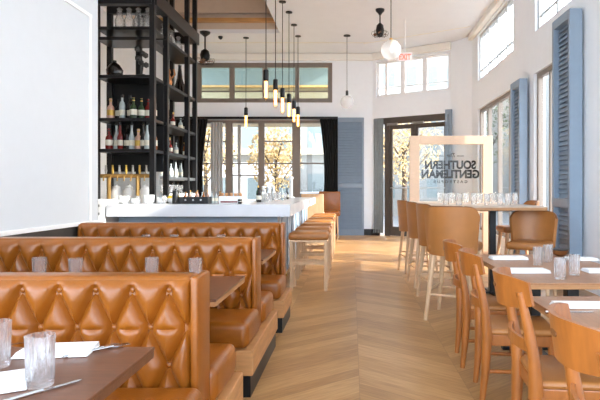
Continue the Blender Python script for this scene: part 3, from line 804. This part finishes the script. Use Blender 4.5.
# dark vase with plant-like ornament, decorative figures
t = thing('ornament', 'dark bulbous ornament on the third shelf of the front bay', 'ornament', (-3.78, 8.6, 3.11))
MB().lathe([(.06, 0), (.12, .05), (.13, .12), (.08, .2), (.03, .24), (.03, .27)], n=16).build('vase', M['darkb'], t, smooth=True)
t = thing('ornament', 'dark sculptural branch ornament standing beside the bulbous one', 'ornament', (-3.35, 8.6, 3.11))
g = MB(); g.bar((0, 0, 0), (0, 0, .05), .06); g.tube([(0, 0, .05), (.02, 0, .2), (-.02, 0, .35)], .015)
for k in range(6): g.sphere((.07*math.cos(k*2), .05*math.sin(k*2), .2+.05*k), .05, 1)
g.build('sculpture', M['dark'], t, smooth=True)
t = thing('figurine', 'bronze figurine on the third shelf of the side bay', 'figurine', (-3.3, 9.7, 3.11))
g = MB(); g.lathe([(.07, 0), (.08, .02), (.05, .05), (.07, .15), (.05, .24), (.03, .28), (.045, .33), (.03, .38), (.005, .4)], n=14)
g.tube([(.06, 0, .22), (.12, 0, .28), (.1, 0, .38)], .015); g.build('figure', M['brownfig'], t, smooth=True)
t = thing('decanter', 'tall black conical decanter beside the bronze figurine', 'decanter', (-3.3, 10.35, 3.11))
MB().lathe([(.1, 0), (.13, .03), (.12, .12), (.05, .35), (.03, .55), (.035, .6)], n=16).build('body', M['darkb'], t, smooth=True)
# white bust/ clear jugs on lowest side bay handled by bottles; hanging stem glasses
for i in range(5):
    o = dup(gp, 'small glass under the lowest side-bay shelf, %s from the front' % ORD[i], (-3.25, 9.25+i*.25, 1.265), 0, 'glasses under the side-bay shelf')
# support ledge for those glasses
t2 = MB().box(-3.5, XR_+.02, 9.05, 10.7, 0, 1.26, .004)
tag(t2.build('side_cabinet', M['tile']), 'white cabinet under the side bay of the shelving', 'cabinet')
# ---- beer taps
t = thing('beer_tap_rail', 'brass beer tap rail with eight handles under the bottle shelves', 'beer taps', (-3.6, 8.45, 1.1))
MB().bar((-3.98, 8.45, 1.54), (-3.15, 8.45, 1.54), .03).build('rail', M['brass'], t, world=True)
for xx in (-3.8, -3.35): MB().bar((xx, 8.45, 1.1), (xx, 8.45, 1.53), .025).build('column', M['brass'], t, world=True)
for i in range(8):
    xx = -3.95+i*.105
    h = MB(); h.lathe([(.012, 0), (.02, .05), (.013, .12), (.018, .13), (.01, .14)], c=(xx, 8.44, 1.57), n=10); h.build('tap_handle', M['steel'] if i % 2 else M['gold'], t, world=True, smooth=True)
    MB().tube([(xx, 8.43, 1.54), (xx, 8.37, 1.54), (xx, 8.355, 1.46)], .01, 8).build('spout', M['brass'], t, world=True, smooth=True)
# white stoneware jug stack by the taps
for i, xx in enumerate((-3.75, -3.55, -3.3)):
    t = thing('storage_jar', 'white storage jar below the beer taps, %s from left' % ORD[i], 'jar', (xx, 8.6, 1.1), 0, 'jars on the back bar')
    MB().lathe([(.07, 0), (.08, .02), (.085, .2), (.06, .25), (.05, .25)], n=18).build('jar_body', M['porcelain'], t, smooth=True)
    MB().lathe([(.06, .25), (.06, .275), (.02, .29), (.02, .31)], n=18).build('lid', M['porcelain'], t, smooth=True)

# ------------------------------------------------------------------ clutter on the bar
CZ = 1.1405
def cx(xp, Y=7.15): return px(xp, Y)
# plate stacks and bowls left
for i, (xp, n, r) in enumerate(((124, 5, .075), (136, 3, .06), (149, 6, .07), (162, 4, .06))):
    t = thing('bowl_stack', 'white bowl stack on the bar front, %s from the left' % ORD[i], 'bowls', (cx(xp), 7.15, CZ), 0, 'stacked bowls on the bar')
    for k in range(n):
        MB().lathe([(r*.5, 0), (r*.9, .015), (r, .035), (r*.95, .035), (r*.8, .018), (.002, .008)], c=(0, 0, k*.016), n=18).build('bowl', M['porcelain'], t, smooth=True)
for i, xp in enumerate((129, 142, 155, 168)):
    glass(cx(xp), 7.0, CZ, 'short tumbler on the marble bar front, %s from the left' % ORD[i], 'tumblers on the bar', .7)
t = thing('fruit_bowl', 'low white bowl of lemons on the bar', 'fruit bowl', (cx(173.5, 7.25), 7.27, CZ))
MB().lathe([(.04, 0), (.08, .02), (.11, .07), (.105, .07), (.07, .025), (.002, .012)], n=20).build('bowl', M['porcelain'], t, smooth=True)
for k in range(5):
    o = MB().sphere((0, 0, 0), .034, 2, (1.2, 1, 1)).build('lemon', M['yellow'], smooth=True); o.location = (t.location.x+.045*math.cos(k*1.256), 7.27+.045*math.sin(k*1.256), CZ+.075)
    tag(o, 'yellow lemon in the white fruit bowl on the bar', 'lemon', 'lemons in the fruit bowl')
t = thing('black_canister', 'black cylindrical canister on the bar beside the fruit bowl', 'canister', (cx(178), 7.05, CZ))
MB().lathe([(.04, 0), (.042, .005), (.042, .15), (.036, .16)], n=18).build('body', M['black'], t, smooth=True)
MB().lathe([(.038, .16), (.038, .175), (.012, .178), (.012, .2)], n=18).build('lid', M['black'], t, smooth=True)
# black bar caddy with bottles
t = thing('bar_caddy', 'long black bar caddy holding rows of small jars and bottles', 'caddy', (cx(196), 7.12, CZ))
MB().box(-.19, .19, -.1, .1, 0, .02).build('base', M['black'], t)
m = MB(); m.box(-.19, .19, -.1, -.09, .02, .09); m.box(-.19, .19, .09, .1, .02, .09); m.box(-.19, -.18, -.09, .09, .02, .09); m.box(.18, .19, -.09, .09, .02, .09); m.build('wall_panel', M['black'], t)
kn = MB()
for k in range(3): kn.bar((-.1+k*.1, -.106, .05), (-.1+k*.1, -.1, .05), .012)
kn.build('knob', M['steel'], t)
for k in range(9):
    bx = -.155+.039*k; yv = -.035 if k % 2 else .04
    m_ = ['clearb', 'amber', 'pinkb'][k % 3]
    bottle(t.location.x+bx, 7.12+yv, CZ+.021, [3, 1, 0][k % 3], m_, '%s bottle standing in the black bar caddy, %s from left' % (names[m_], ORD[k]), 'bottles in the bar caddy', .5)
# wooden-lidded rack
t = thing('garnish_tray', 'white garnish tray with reddish pots on the bar', 'tray', (cx(232), 7.1, CZ))
MB().box(-.15, .15, -.08, .08, .0, .1, .01).build('tray_body', M['porcelain'], t)
MB().box(-.12, .1, -.084, -.08, .015, .035).build('front_slot', M['redb'], t)
lid = MB()
for k in range(5): lid.lathe([(.022, .1), (.026, .13), (.02, .14)], c=(-.12+.06*k, 0, 0), n=12)
lid.build('garnish_pot', M['oak'], t, smooth=True)
for i, (xp, Y, m_) in enumerate(((216, 7.3, 'clearb'), (220, 7.1, 'amber'), (212, 7.25, 'clearb'))):
    bottle(cx(xp, Y), Y, CZ, 1, m_, '%s bottle between the caddy and the garnish tray, %s placed' % (names[m_], ORD[i]), 'bottles between caddy and tray', .6)
t = thing('black_cup', 'small black cup right of the garnish tray', 'cup', (cx(243), 6.95, CZ))
MB().lathe([(.018, 0), (.024, .004), (.028, .06), (.025, .06), (.02, .01), (.002, .008)], n=16).build('cup_body', M['black'], t, smooth=True)
MB().lathe([(.0285, .03), (.0285, .036)], n=16).build('band', M['steel'], t)
# cocktail shakers and mixing things on the wing
def shaker(x, y, label):
    t = thing('cocktail_shaker', label, 'shaker', (x, y, CZ), 0, 'steel shakers on the bar')
    MB().lathe([(.032, 0), (.035, .01), (.045, .15), (.043, .16)], n=20).build('tin', M['steel'], t, smooth=True)
    MB().lathe([(.044, .16), (.025, .2), (.022, .235), (.01, .24)], n=20).build('cap', M['steel'], t, smooth=True)
    return t
shk = shaker(px(263, 8.2), 8.2, 'steel shaker nearest on the bar wing')
dup(shk, 'steel shaker leaning second along the bar wing', (px(268, 8.8), 8.8, CZ))
dup(shk, 'steel shaker farthest along the bar wing', (px(273, 9.4), 9.4, CZ))
for i, (xp, Y, m_, k) in enumerate(((259, 7.9, 'darkb', 1), (282, 9.6, 'clearb', 0), (258, 8.6, 'greenb', 0), (287, 10.4, 'darkb', 1))):
    bottle(px(xp, Y), Y, CZ, k, m_, '%s bottle on the bar wing, %s of four from the front' % (names[m_], ORD[[0, 2, 1, 3][i]]), 'bottles on the bar wing', .8)
for i, (xp, Y) in enumerate(((266, 8.0), (270, 8.5), (276, 8.9), (279, 9.3), (285, 9.9))):
    glass(px(xp, Y), Y, CZ, 'clear tumbler on the bar wing, %s from the front' % ORD[i], 'tumblers on the bar wing', .9)
t = thing('drinks_tower', 'tall pale column dispenser at the far end of the bar wing', 'dispenser', (px(290, 12), 12.2, CZ))
MB().lathe([(.09, 0), (.09, .02), (.04, .04), (.04, .42), (.06, .43), (.06, .47), (.02, .5)], n=18).build('column', M['porcelain'], t, smooth=True)
MB().tube([(0, -.04, .38), (0, -.11, .38), (0, -.12, .33)], .012).build('spout', M['steel'], t, smooth=True)

# ------------------------------------------------------------------ lounge chairs beyond the bar end
def lounge(loc, rz, label, mat):
    t = thing('armchair', label, 'chair', loc, rz, 'chairs beyond the bar end')
    MB().box(-.28, .28, -.28, .28, .62, .76, .04, 3).build('seat', mat, t, smooth=True)
    MB().box(-.3, .3, .22, .3, .6, 1.28, .03, 3).build('backrest', mat, t, smooth=True)
    for sx in (-1, 1):
        for sy in (-1, 1): MB().bar((sx*.24, sy*.24, 0), (sx*.22, sy*.22, .62), .016, .022).build('leg', M['palewood'], t)
    for sx in (-1, 1): MB().bar((sx*.235, -.23, .25), (sx*.235, .23, .25), .012).build('stretcher', M['palewood'], t)
    return t
a1 = lounge((px(329, 14.6), 14.7, 0), 0, 'brown leather high chair beyond the bar end, beside the black curtain', M['leather'])
t = thing('high_bench', 'pale wooden panel-backed bench just beyond the end of the bar', 'bench', (px(316, 14.0), 14.0, 0))
MB().box(-.38, .2, -.05, .0, .3, 1.22, .01).build('back_panel', M['palewood'], t)
MB().box(-.38, .2, 0, .4, .66, .74, .02).build('seat', M['palewood'], t)
for sx in (-.34, .16):
    for sy in (-.025, .37): MB().box(sx-.025, sx+.025, sy-.02, sy+.02, 0, .66 if sy > 0 else .3).build('leg', M['palewood'], t)

# ------------------------------------------------------------------ sign
SY = 10.4
sx0, sx1 = px(409.6, SY), px(492, SY); sc_ = (sx0+sx1)/2; sw = sx1-sx0
t = thing('framed_glass_sign', 'pale wooden floor-standing frame with restaurant name lettered on its glass', 'sign', (sc_, SY, 0))
hw_ = sw/2; zt = pz(136, SY); zb = .88; fw = .185
f = MB(); f.box(-hw_, -hw_+fw, -.05, .05, 0, zt, .006); f.box(hw_-fw, hw_, -.05, .05, 0, zt, .006); f.box(-hw_+fw, hw_-fw, -.05, .05, zt-.16, zt, .006); f.box(-hw_+fw, hw_-fw, -.05, .05, zb, zb+.16, .006)
f.build('frame', M['signwood'], t)
MB().box(-hw_-.02, -hw_+fw+.02, -.22, .22, 0, .04, .008).build('foot', M['signwood'], t); MB().box(hw_-fw-.02, hw_+.02, -.22, .22, 0, .04, .008).build('foot', M['signwood'], t)
gl = MB().box(-hw_+fw, hw_-fw, -.004, .004, zb+.16, zt-.16).build('glass_pane', M['pane'], t)
def text_mesh(s, width, cxp, zc, h, bold, name, parent, y=.007, mat='ink', rz=PI, shear=0):
    cu = bpy.data.curves.new(name, 'FONT'); cu.body = s; cu.align_x = 'CENTER'; cu.align_y = 'CENTER'; cu.offset = bold; cu.extrude = .002; cu.shear = shear
    o = bpy.data.objects.new('tmp', cu); COL.objects.link(o)
    bpy.context.view_layer.update(); dg = bpy.context.evaluated_depsgraph_get()
    me = bpy.data.meshes.new_from_object(o.evaluated_get(dg)); bpy.data.objects.remove(o)
    xs = [v.co.x for v in me.vertices]; ys = [v.co.y for v in me.vertices]
    W, H = max(xs)-min(xs), max(ys)-min(ys); mx_, my_ = (max(xs)+min(xs))/2, (max(ys)+min(ys))/2
    for v in me.vertices: v.co.x = (v.co.x-mx_)*width/W; v.co.y = (v.co.y-my_)*h/H
    me.materials.clear(); me.materials.append(M[mat])
    ob = bpy.data.objects.new(name, me); COL.objects.link(ob); ob.parent = parent
    ob.rotation_euler = (PI/2, 0, rz); ob.location = (cxp, y, zc)
    return ob
k = SY/540
text_mesh('SOUTHERN', 51*k, px(450.5, SY)-sc_, pz(164.8, SY), 8.8*k, .042, 'lettering', t)
text_mesh('GENTLEMAN', 58*k, px(450.5, SY)-sc_, pz(174, SY), 8.8*k, .042, 'lettering', t)
text_mesh('G A S T R O P U B', 34*k, px(450.5, SY)-sc_, pz(181.7, SY), 2.8*k, .02, 'lettering', t)
text_mesh('The', 8*k, px(451, SY)-sc_, pz(155.2, SY), 4*k, .01, 'lettering', t, shear=.4)
ln = MB(); ln.box(px(437, SY)-sc_, px(444, SY)-sc_, .005, .009, pz(156.3, SY), pz(155.6, SY)); ln.box(px(457, SY)-sc_, px(464, SY)-sc_, .005, .009, pz(156.3, SY), pz(155.6, SY)); ln.build('flourish', M['ink'], t)

# ------------------------------------------------------------------ pendants
def pendant(X, Y, zb, label):
    t = thing('pendant_lamp', label, 'pendant lamp', (X, Y, ZC), 0, 'tube pendant lamps')
    d = zb-ZC; Lb = .38
    MB().lathe([(.075, 0), (.075, -.02), (.02, -.03)], n=18).build('canopy', M['black'], t, smooth=True)
    MB().bar((0, 0, d+Lb+.17), (0, 0, -.02), .008, n=6).build('cord', M['black'], t)
    MB().lathe([(.02, Lb+.19), (.048, Lb+.17), (.05, Lb+.02), (.05, Lb), (.04, Lb-.02)], c=(0, 0, d), n=18).build('socket', M['black'], t, smooth=True)
    MB().lathe([(.04, Lb), (.046, Lb-.03), (.046, .05), (.038, .02), (.015, 0)], c=(0, 0, d), n=18).build('bulb', M['bulbglass'], t, smooth=True)
    fl = MB()
    for k in range(6):
        a = k*PI/3; fl.bar((.02*math.cos(a), .02*math.sin(a), d+Lb-.03), (.02*math.cos(a+.5), .02*math.sin(a+.5), d+.06), .006, n=5)
    fl.build('filament', M['filament'], t)
    return t
pl = [(266, 9.65, 'first'), (275.5, 10.5, 'second'), (282.5, 11.4, 'third'), (289, 12.07, 'fourth'), (294, 13.0, 'fifth'), (298, 13.95, 'last')]
pp = None
for xp, Y, nm in pl:
    lb = 'black tube pendant, %s and progressively lower-looking in the row over the bar wing' % nm
    if pp is None: pp = pendant(px(xp, Y), Y, 2.91, lb)
    else: dup(pp, lb, (px(xp, Y), Y, ZC))
dup(pp, 'black tube pendant hanging alone before the middle of the back windows', (px(246, 14.1), 14.1, ZC))
dup(pp, 'black tube pendant just right of the black shelving', (px(194, 14.1), 14.1, ZC))
dup(pp, 'black tube pendant seen through the side bay of the shelving', (px(171, 14.4), 14.4, ZC))
# clear globe pendant and large globe
t = thing('globe_pendant', 'small clear globe pendant above the blue shutter', 'pendant lamp', (px(347, 13.9), 13.9, ZC))
d = pz(102, 13.9)-ZC
MB().lathe([(.09, 0), (.09, -.02), (.02, -.03)], n=18).build('canopy', M['black'], t); MB().bar((0, 0, d+.3), (0, 0, -.02), .007, n=6).build('cord', M['black'], t)
MB().lathe([(.02, .3), (.035, .28), (.035, .15), (.02, .13)], c=(0, 0, d), n=14).build('socket', M['black'], t); MB().sphere((0, 0, d), .17, 3).build('globe', M['globe'], t, smooth=True)
MB().lathe([(.012, .13), (.03, .06), (.03, -.02), (.01, -.06)], c=(0, 0, d), n=12).build('bulb', M['opal'], t, smooth=True)
GY = 9.0
t = thing('globe_pendant', 'large clear glass globe pendant hanging near the ceiling fan', 'pendant lamp', (px(391, GY), GY, ZC))
d = pz(50, GY)-ZC
MB().bar((0, 0, d+.2), (0, 0, -.02), .008, n=6).build('cord', M['black'], t); MB().lathe([(.09, 0), (.09, -.02), (.02, -.03)], n=18).build('canopy', M['black'], t)
MB().sphere((0, 0, d), .17, 3).build('globe', M['globe'], t, smooth=True)
MB().lathe([(.015, .2), (.03, .19), (.03, .1), (.022, .09)], c=(0, 0, d), n=14).build('socket', M['brass'], t)
MB().lathe([(.012, .09), (.035, .03), (.03, -.03), (.01, -.06)], c=(0, 0, d), n=12).build('bulb', M['opal'], t, smooth=True)

# ceiling fans (small caged fans on a rod)
def fan(X, Y, L, label, s=1):
    t = thing('ceiling_fan', label, 'ceiling fan', (X, Y, ZC), 0, 'black caged ceiling fans')
    MB().lathe([(.14*s, 0), (.13*s, -.04), (.05*s, -.1), (.03, -.12)], n=18).build('canopy', M['black'], t, smooth=True)
    MB().bar((0, 0, -.1), (0, 0, -L), .022*s, n=10).build('rod', M['black'], t)
    MB().lathe([(.03*s, .02), (.1*s, -.03), (.13*s, -.14), (.1*s, -.25), (.04*s, -.29)], c=(0, 0, -L), n=18).build('motor', M['black'], t, smooth=True)
    cz = -L-.3*s
    for k in range(3):
        a = k*2*PI/3+.4
        MB().obox((.13*s*math.cos(a), .13*s*math.sin(a), cz), (.2*s, .1*s, .008), a, rx=.4, bev=.003).build('blade', M['stoolseam'], t)
    cg = MB()
    for k in range(8):
        a = k*PI/4; cg.tube([(.05*s*math.cos(a), .05*s*math.sin(a), cz+.06*s), (.24*s*math.cos(a), .24*s*math.sin(a), cz+.06*s), (.26*s*math.cos(a), .26*s*math.sin(a), cz), (.22*s*math.cos(a), .22*s*math.sin(a), cz-.07*s), (.02*s*math.cos(a), .02*s*math.sin(a), cz-.09*s)], .005, 6)
    cg.build('cage', M['black'], t, smooth=True)
    return t
fan(px(205, 13.6), 13.6, .45, 'black caged ceiling fan right of the bar shelving', .95)
fan(px(380, 11.9), 11.9, .32, 'black ceiling fan with brown blades beside the large globe', .72)
# sensor and spotlight
o = MB().lathe([(.06, 0), (.06, -.02), (.04, -.06), (.01, -.08)], n=16).build('ceiling_sensor', M['black'], smooth=True); o.location = (px(220.5, 14.0), 14.0, ZC); tag(o, 'tiny dark ceiling sensor between the fan and the pendants', 'sensor')
# EXIT sign
EY = 12.6
t = thing('exit_sign', 'small red EXIT sign under the ceiling near the entrance', 'exit sign', (px(405, EY), EY, ZC))
dz = pz(57, EY)-ZC
MB().box(-.17, .17, -.012, .012, dz-.11, dz+.11, .004).build('panel', M['opal'], t)
MB().bar((0, 0, dz+.11), (0, 0, 0), .01).build('stem', M['trim'], t)
text_mesh('EXIT', .27, 0, dz, .13, .02, 'lettering', t, y=-.014, mat='exit', rz=0)

# ------------------------------------------------------------------ outside
g = MB().box(-30, 40, 16.05, 60, -.3, -.12); struct('ground_back', g, M['pave'])
g = MB().box(3.4, 40, -20, 16.05, -.3, -.12); struct('ground_right', g, M['pave'])
def tree(x, y, h, r, mat, label, n=1500):
    t = thing('street_tree', label, 'tree', (x, y, -.12), 0, 'street trees outside the windows')
    tr = MB(); tr.tube([(0, 0, 0), (.05, 0, h*.35), (0, .05, h*.7)], .1, 8, rs=[.13, .09, .05])
    for k in range(5):
        a = k*1.3; tr.tube([(0, 0, h*(.35+.06*k)), (r*.6*math.cos(a), r*.6*math.sin(a), h*(.6+.05*k))], .03, 6)
    tr.build('trunk', M['bark'], t, smooth=True)
    f = MB(); rnd = random.Random(int(x*100+y))
    for i in range(n):
        a = rnd.random()*2*PI; cz_ = rnd.uniform(-1, 1); rr = rnd.random()**.4
        p = Vector((math.cos(a)*math.sqrt(1-cz_*cz_)*rr*r, math.sin(a)*math.sqrt(1-cz_*cz_)*rr*r, h*.68+cz_*rr*h*.34))
        s = rnd.uniform(.03, .075); d1 = Vector((rnd.uniform(-1, 1), rnd.uniform(-1, 1), rnd.uniform(-1, 1))).normalized(); d2 = d1.orthogonal().normalized()
        v = [f.bm.verts.new(p+d1*s*1.4), f.bm.verts.new(p+d2*s*.7), f.bm.verts.new(p-d1*s*1.4), f.bm.verts.new(p-d2*s*.7)]; f.bm.faces.new(v)
    f.build('foliage', mat, t)
tree(-6.0, 22.0, 4.6, 1.4, M['leafgold'], 'golden autumn tree outside the left bar window pane')
tree(-3.0, 21.2, 4.0, 1.1, M['leafgold'], 'pale golden tree outside the centre bar window pane')
tree(1.9, 20, 4.6, 1.5, M['leafgold'], 'yellow-green tree outside the glass entrance door')
tree(5.6, 23.5, 7, 1.6, M['leafgreen'], 'taller green tree seen through windows over the entrance')
def building(x0, x1, y0, y1, h, mat, label, rows, cols, bands=()):
    t = thing('street_building', label, 'building', ((x0+x1)/2, y0, -.12))
    MB().box(x0, x1, y0, y1, -.12, h).build('wall', mat, t, world=True)
    for r in range(rows):
        for c_ in range(cols):
            wx = x0+(c_+.25)*(x1-x0)/cols; ww = (x1-x0)/cols*.5; wz = .9+r*(h-.6)/rows
            MB().box(wx, wx+ww, y0-.03, y0, wz, wz+(h-.6)/rows*.5).build('window', M['bldteal'], t, world=True)
    for (z0, z1, mt) in bands: MB().box(x0-.1, x1+.1, y0-.5, y0, z0, z1).build('ledge', M[mt], t, world=True)
    return t
building(-16, -1.0, 27.5, 33, 5.6, M['bld1'], 'low pale building across the street behind the bar windows', 2, 9, [(5.6, 6.2, 'bldcream'), (3.1, 3.4, 'bldcream')])
building(-14, 0.5, 36, 42, 11, M['bldteal'], 'tall grey-green glazed building far behind the bar windows', 3, 8)
building(1.5, 6.2, 30, 38, 11, M['bld1'], 'pale office building seen above the entrance', 5, 4)
building(9.5, 24, 19, 60, 9, M['bld1'], 'long pale building outside beyond the right-hand windows', 3, 6)
building(-9, -2.6, 25, 26.9, 2.6, M['porcelain'], 'low white shopfront across the street behind the bar', 1, 5)
# white car
t = thing('parked_car', 'white parked car outside the right bar window pane', 'car', (-1.6, 23.9, -.12))
body = MB(); body.poly([(-2.1, .3), (-2.1, .75), (-1.5, .9), (-.9, 1.35), (.7, 1.38), (1.3, .95), (2.0, .85), (2.1, .35)], -.8, .8, axis='y'); body.build('body', M['carpaint'], t)
wd = MB(); wd.poly([(-1.3, .95), (-.85, 1.28), (.65, 1.3), (1.1, .95)], -.81, .81, axis='y'); wd.build('side_window', M['carglass'], t)
for a in (-1.3, 1.3):
    for b_ in (-.75, .75): MB().bar((a, b_-.1, .32), (a, b_+.1, .32), .32, n=20).build('wheel', M['tyre'], t)
gy = thing('upper_gallery', 'cream and teal gallery seen through the wide transom above the bar windows', 'gallery', (-2.6, 18, 3.7))
MB().box(-8, .6, 16.05, 19.6, 3.62, 3.76).build('gallery_floor', M['bldcream'], gy, world=True)
MB().box(-8, .6, 19.6, 19.7, 3.62, 5.05).build('gallery_wall', M['bldcream'], gy, world=True)
MB().box(-8, .6, 19.4, 19.7, 5.05, 6.3).build('upper_band', M['bldteal'], gy, world=True)
MB().box(-8, .6, 19.3, 19.4, 5.0, 5.07).build('yellow_strip', M['slat'], gy, world=True)
MB().box(-8.1, .7, 16.05, 19.8, 6.3, 6.4).build('light_block_roof', M['bldteal'], gy, world=True)  # unseen cover added to keep sky light off the gallery walls
for xx in (-7.9, -4.0, .5): MB().box(xx-.05, xx+.05, 19.1, 19.2, -.12, 3.62).build('post', M['taupe'], gy, world=True)


# ------------------------------------------------------------------ light
w = bpy.data.worlds.new('World'); scn.world = w; w.use_nodes = True
nt = w.node_tree; bg = nt.nodes['Background']
sky = nt.nodes.new('ShaderNodeTexSky'); sky.sky_type = 'NISHITA'; sky.sun_disc = False; sky.sun_elevation = math.radians(30); sky.sun_rotation = math.radians(60); sky.dust_density = 3
mx = nt.nodes.new('ShaderNodeMix'); mx.data_type = 'RGBA'; mx.inputs[0].default_value = .8
mx.inputs[7].default_value = (.86, .95, 1.08, 1)
nt.links.new(sky.outputs[0], mx.inputs[6]); nt.links.new(mx.outputs[2], bg.inputs[0])
bg.inputs[1].default_value = 4.2
sd = Vector((-1, .3, -.5)).normalized()
sl = bpy.data.lights.new('Sun', 'SUN'); sl.energy = 10; sl.angle = math.radians(1.2); sl.color = (1, .95, .88)
so = bpy.data.objects.new('Sun', sl); COL.objects.link(so); so.rotation_euler = sd.to_track_quat('-Z', 'Y').to_euler()

# ------------------------------------------------------------------ camera
cd = bpy.data.cameras.new('Camera'); cam = bpy.data.objects.new('Camera', cd); COL.objects.link(cam)
cam.location = (0, 0, 1.32); cam.rotation_euler = (PI/2, 0, 0)
cd.sensor_width = 36; cd.lens = 32.4; cd.shift_x = -52/600; cd.shift_y = -10/600; cd.clip_start = .05; cd.clip_end = 200
scn.camera = cam
vs = scn.view_settings; vs.view_transform = 'Standard'; vs.look = 'None'; vs.gamma = 1; vs.use_curve_mapping = False; vs.exposure = 0.4
